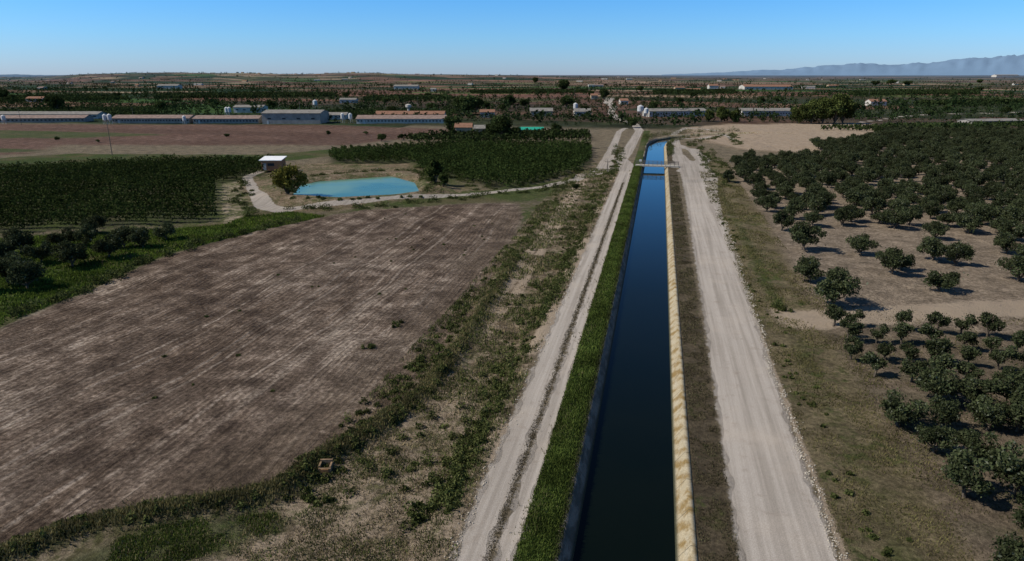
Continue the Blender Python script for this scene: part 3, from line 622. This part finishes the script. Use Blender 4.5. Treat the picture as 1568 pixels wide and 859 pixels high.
for q in [(162,190,6.5,1.3),(169,190,6.5,1.3),(348,178,7,1.4),(352,178,7,1.4),(525,188,6.5,1.2),(537,188,6.5,1.2),(483,166,8,2),(7,190,5.5,1.2),(283,190,5.5,1.1),(980,178,8.5,2.3),(989,180,7,1.6),(881,172,8,1.8),(752,208,4,1)]: silo(*q)
silo(626,178,9,2.2,1)
def pole(u,v_,h):
    X_,Y_=G(u,v_);m=MB();m.tube((0,0,-.4),(0,0,h),.16,.09,7);m.box(-.9,.9,-.05,.05,h-.75,h-.63)
    for k in (-.8,0,.8): m.tube((k,0,h-.63),(k,0,h-.38),.05,.03,5)
    m.obj('utility_pole',WOODP,None,(X_,Y_,hz(X_,Y_)),rng.uniform(-.5,.5))
for q in [(172,238,13.5),(33,192,10),(205,186,9),(460,178,10),(930,264,4.2),(1260,150,14),(640,164,10),(1010,160,11),(1180,150,12),(1330,150,12),(880,150,12)]: pole(*q)

# ------------------------------------------------ bridge
BY=240.
e=empty('canal_footbridge',(0,BY,0))
m=MB();m.box(-7.0,7.6,-1.6,1.6,.12,.5);m.box(-7.0,-5.0,-1.7,1.7,-.4,.118);m.box(5.0,7.6,-1.7,1.7,-.4,.118);m.obj('deck',CON,e)
m=MB()
for yy in (-1.5,1.5):
    for xx in np.arange(-6.8,7.5,1.43): m.tube((xx,yy,.5),(xx,yy,1.75),.07,.07,5)
    for zz in (.95,1.35,1.75): m.tube((-6.8,yy,zz),(7.45,yy,zz),.06,.06,5)
m.obj('railing',RAIL,e)
m=MB();m.tube((CX-4.9,1.3,-.2),(CX-4.9,1.3,2.3),.06,.06);m.box(CX-5.35,CX-4.45,1.22,1.26,1.5,2.2);m.obj('gauge_board',METAL,e)
X_,Y_=G(498,706);z=hz(X_,Y_);e=empty('concrete_culvert_box',(X_,Y_,z-.45));e.rotation_euler[2]=.25
m=MB();w_=.5;m.box(-w_,w_,-w_,-w_+.14,0,.8);m.box(-w_,w_,w_-.14,w_,0,1.1);m.box(-w_,-w_+.14,-w_+.142,w_-.142,0,.98);m.box(w_-.14,w_,-w_+.142,w_-.142,0,.9);m.obj('walls',CONO,e)
m=MB();m.box(-.28,.33,-.55,-.503,.1,.75);m.obj('rusty_gate',RUST,e)

# ------------------------------------------------ mountains
def rangemesh(name,prof,dist,depth,c):
    az=np.linspace(prof[0][0],prof[-1][0],260);hh=np.interp(az,[q[0] for q in prof],[q[1] for q in prof]);hh=hh*(.84+.3*fbm(az*.8,0*az+4,5))
    V=[];nr_=14
    for r_ in range(nr_):
        f=r_/(nr_-1);prf=math.sin(min(1,f*1.35)*math.pi/2) if f<.74 else math.cos((f-.74)/.26*math.pi/2)
        D=dist+depth*f;a=np.radians(az);h_=hh*prf*(.85+.3*fbm(az*2.2,az*0+f*5,4));V.append(np.stack([D*np.sin(a),D*np.cos(a),h_-5],1))
    n=len(az);i=(np.arange(n-1)[None,:]+n*np.arange(nr_-1)[:,None]).ravel()
    obj(name,mesh_np(name,np.concatenate(V),np.stack([i,i+1,i+n+1,i+n],1),[c],smooth=True))
MT=simple('hazy_mountain',(.155,.235,.335),1,.04,.0004,0);MT2=simple('hazy_hill',(.10,.155,.22),1,.08,.001,0)  # blue of the air haze is put into these base colours
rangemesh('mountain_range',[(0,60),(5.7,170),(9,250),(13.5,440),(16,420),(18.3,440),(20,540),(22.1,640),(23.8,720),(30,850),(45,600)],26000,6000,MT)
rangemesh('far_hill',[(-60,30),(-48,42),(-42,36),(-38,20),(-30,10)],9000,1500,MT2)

# ------------------------------------------------ light, sky, camera
EL=math.radians(43);az_=math.radians(197.5);sd=Vector((math.cos(EL)*math.cos(az_),math.cos(EL)*math.sin(az_),math.sin(EL)))
L=bpy.data.lights.new('sun','SUN');L.energy=5.0;L.angle=math.radians(.5);L.color=(1,.945,.845);o=bpy.data.objects.new('sun',L);S.collection.objects.link(o);o.rotation_euler=(-sd).to_track_quat('-Z','Y').to_euler()
w=bpy.data.worlds.new('World');S.world=w;w.use_nodes=True;nt=w.node_tree;bg=nt.nodes['Background'];sk=nt.nodes.new('ShaderNodeTexSky');sk.sky_type='NISHITA';sk.sun_disc=False;sk.sun_elevation=EL;sk.sun_rotation=math.atan2(sd.x,sd.y);sk.altitude=200;sk.air_density=1.0;sk.dust_density=.3;sk.ozone_density=2.5
tc=nt.nodes.new('ShaderNodeTexCoord');sx=nt.nodes.new('ShaderNodeSeparateXYZ');nt.links.new(tc.outputs['Generated'],sx.inputs[0])
cr=nt.nodes.new('ShaderNodeValToRGB');els=[(0,(.70,.95,1.62)),(.05,(.56,1.02,1.68)),(.12,(.38,1.0,1.72)),(.3,(.38,.66,.95)),(.8,(.5,.66,.8))]
while len(cr.color_ramp.elements)<5: cr.color_ramp.elements.new(.5)
for e_,(p_,c_) in zip(cr.color_ramp.elements,els): e_.position=p_;e_.color=(*c_,1)
nt.links.new(sx.outputs[2],cr.inputs[0]);mm=nt.nodes.new('ShaderNodeVectorMath');mm.operation='MULTIPLY';nt.links.new(sk.outputs[0],mm.inputs[0]);nt.links.new(cr.outputs[0],mm.inputs[1])
nt.links.new(mm.outputs[0],bg.inputs[0]);bg.inputs[1].default_value=.09
cam=bpy.data.cameras.new('camera');cam.sensor_width=36;cam.lens=F/1568*36;cam.clip_start=.5;cam.clip_end=100000;co=bpy.data.objects.new('camera',cam);S.collection.objects.link(co);co.location=(0,0,HC);co.rotation_euler=(math.pi/2-PITCH,0,PSI);S.camera=co
S.view_settings.view_transform='Standard';S.view_settings.look='None';S.view_settings.exposure=0
print('verts',nx*ny,'hedge',n1,n2)
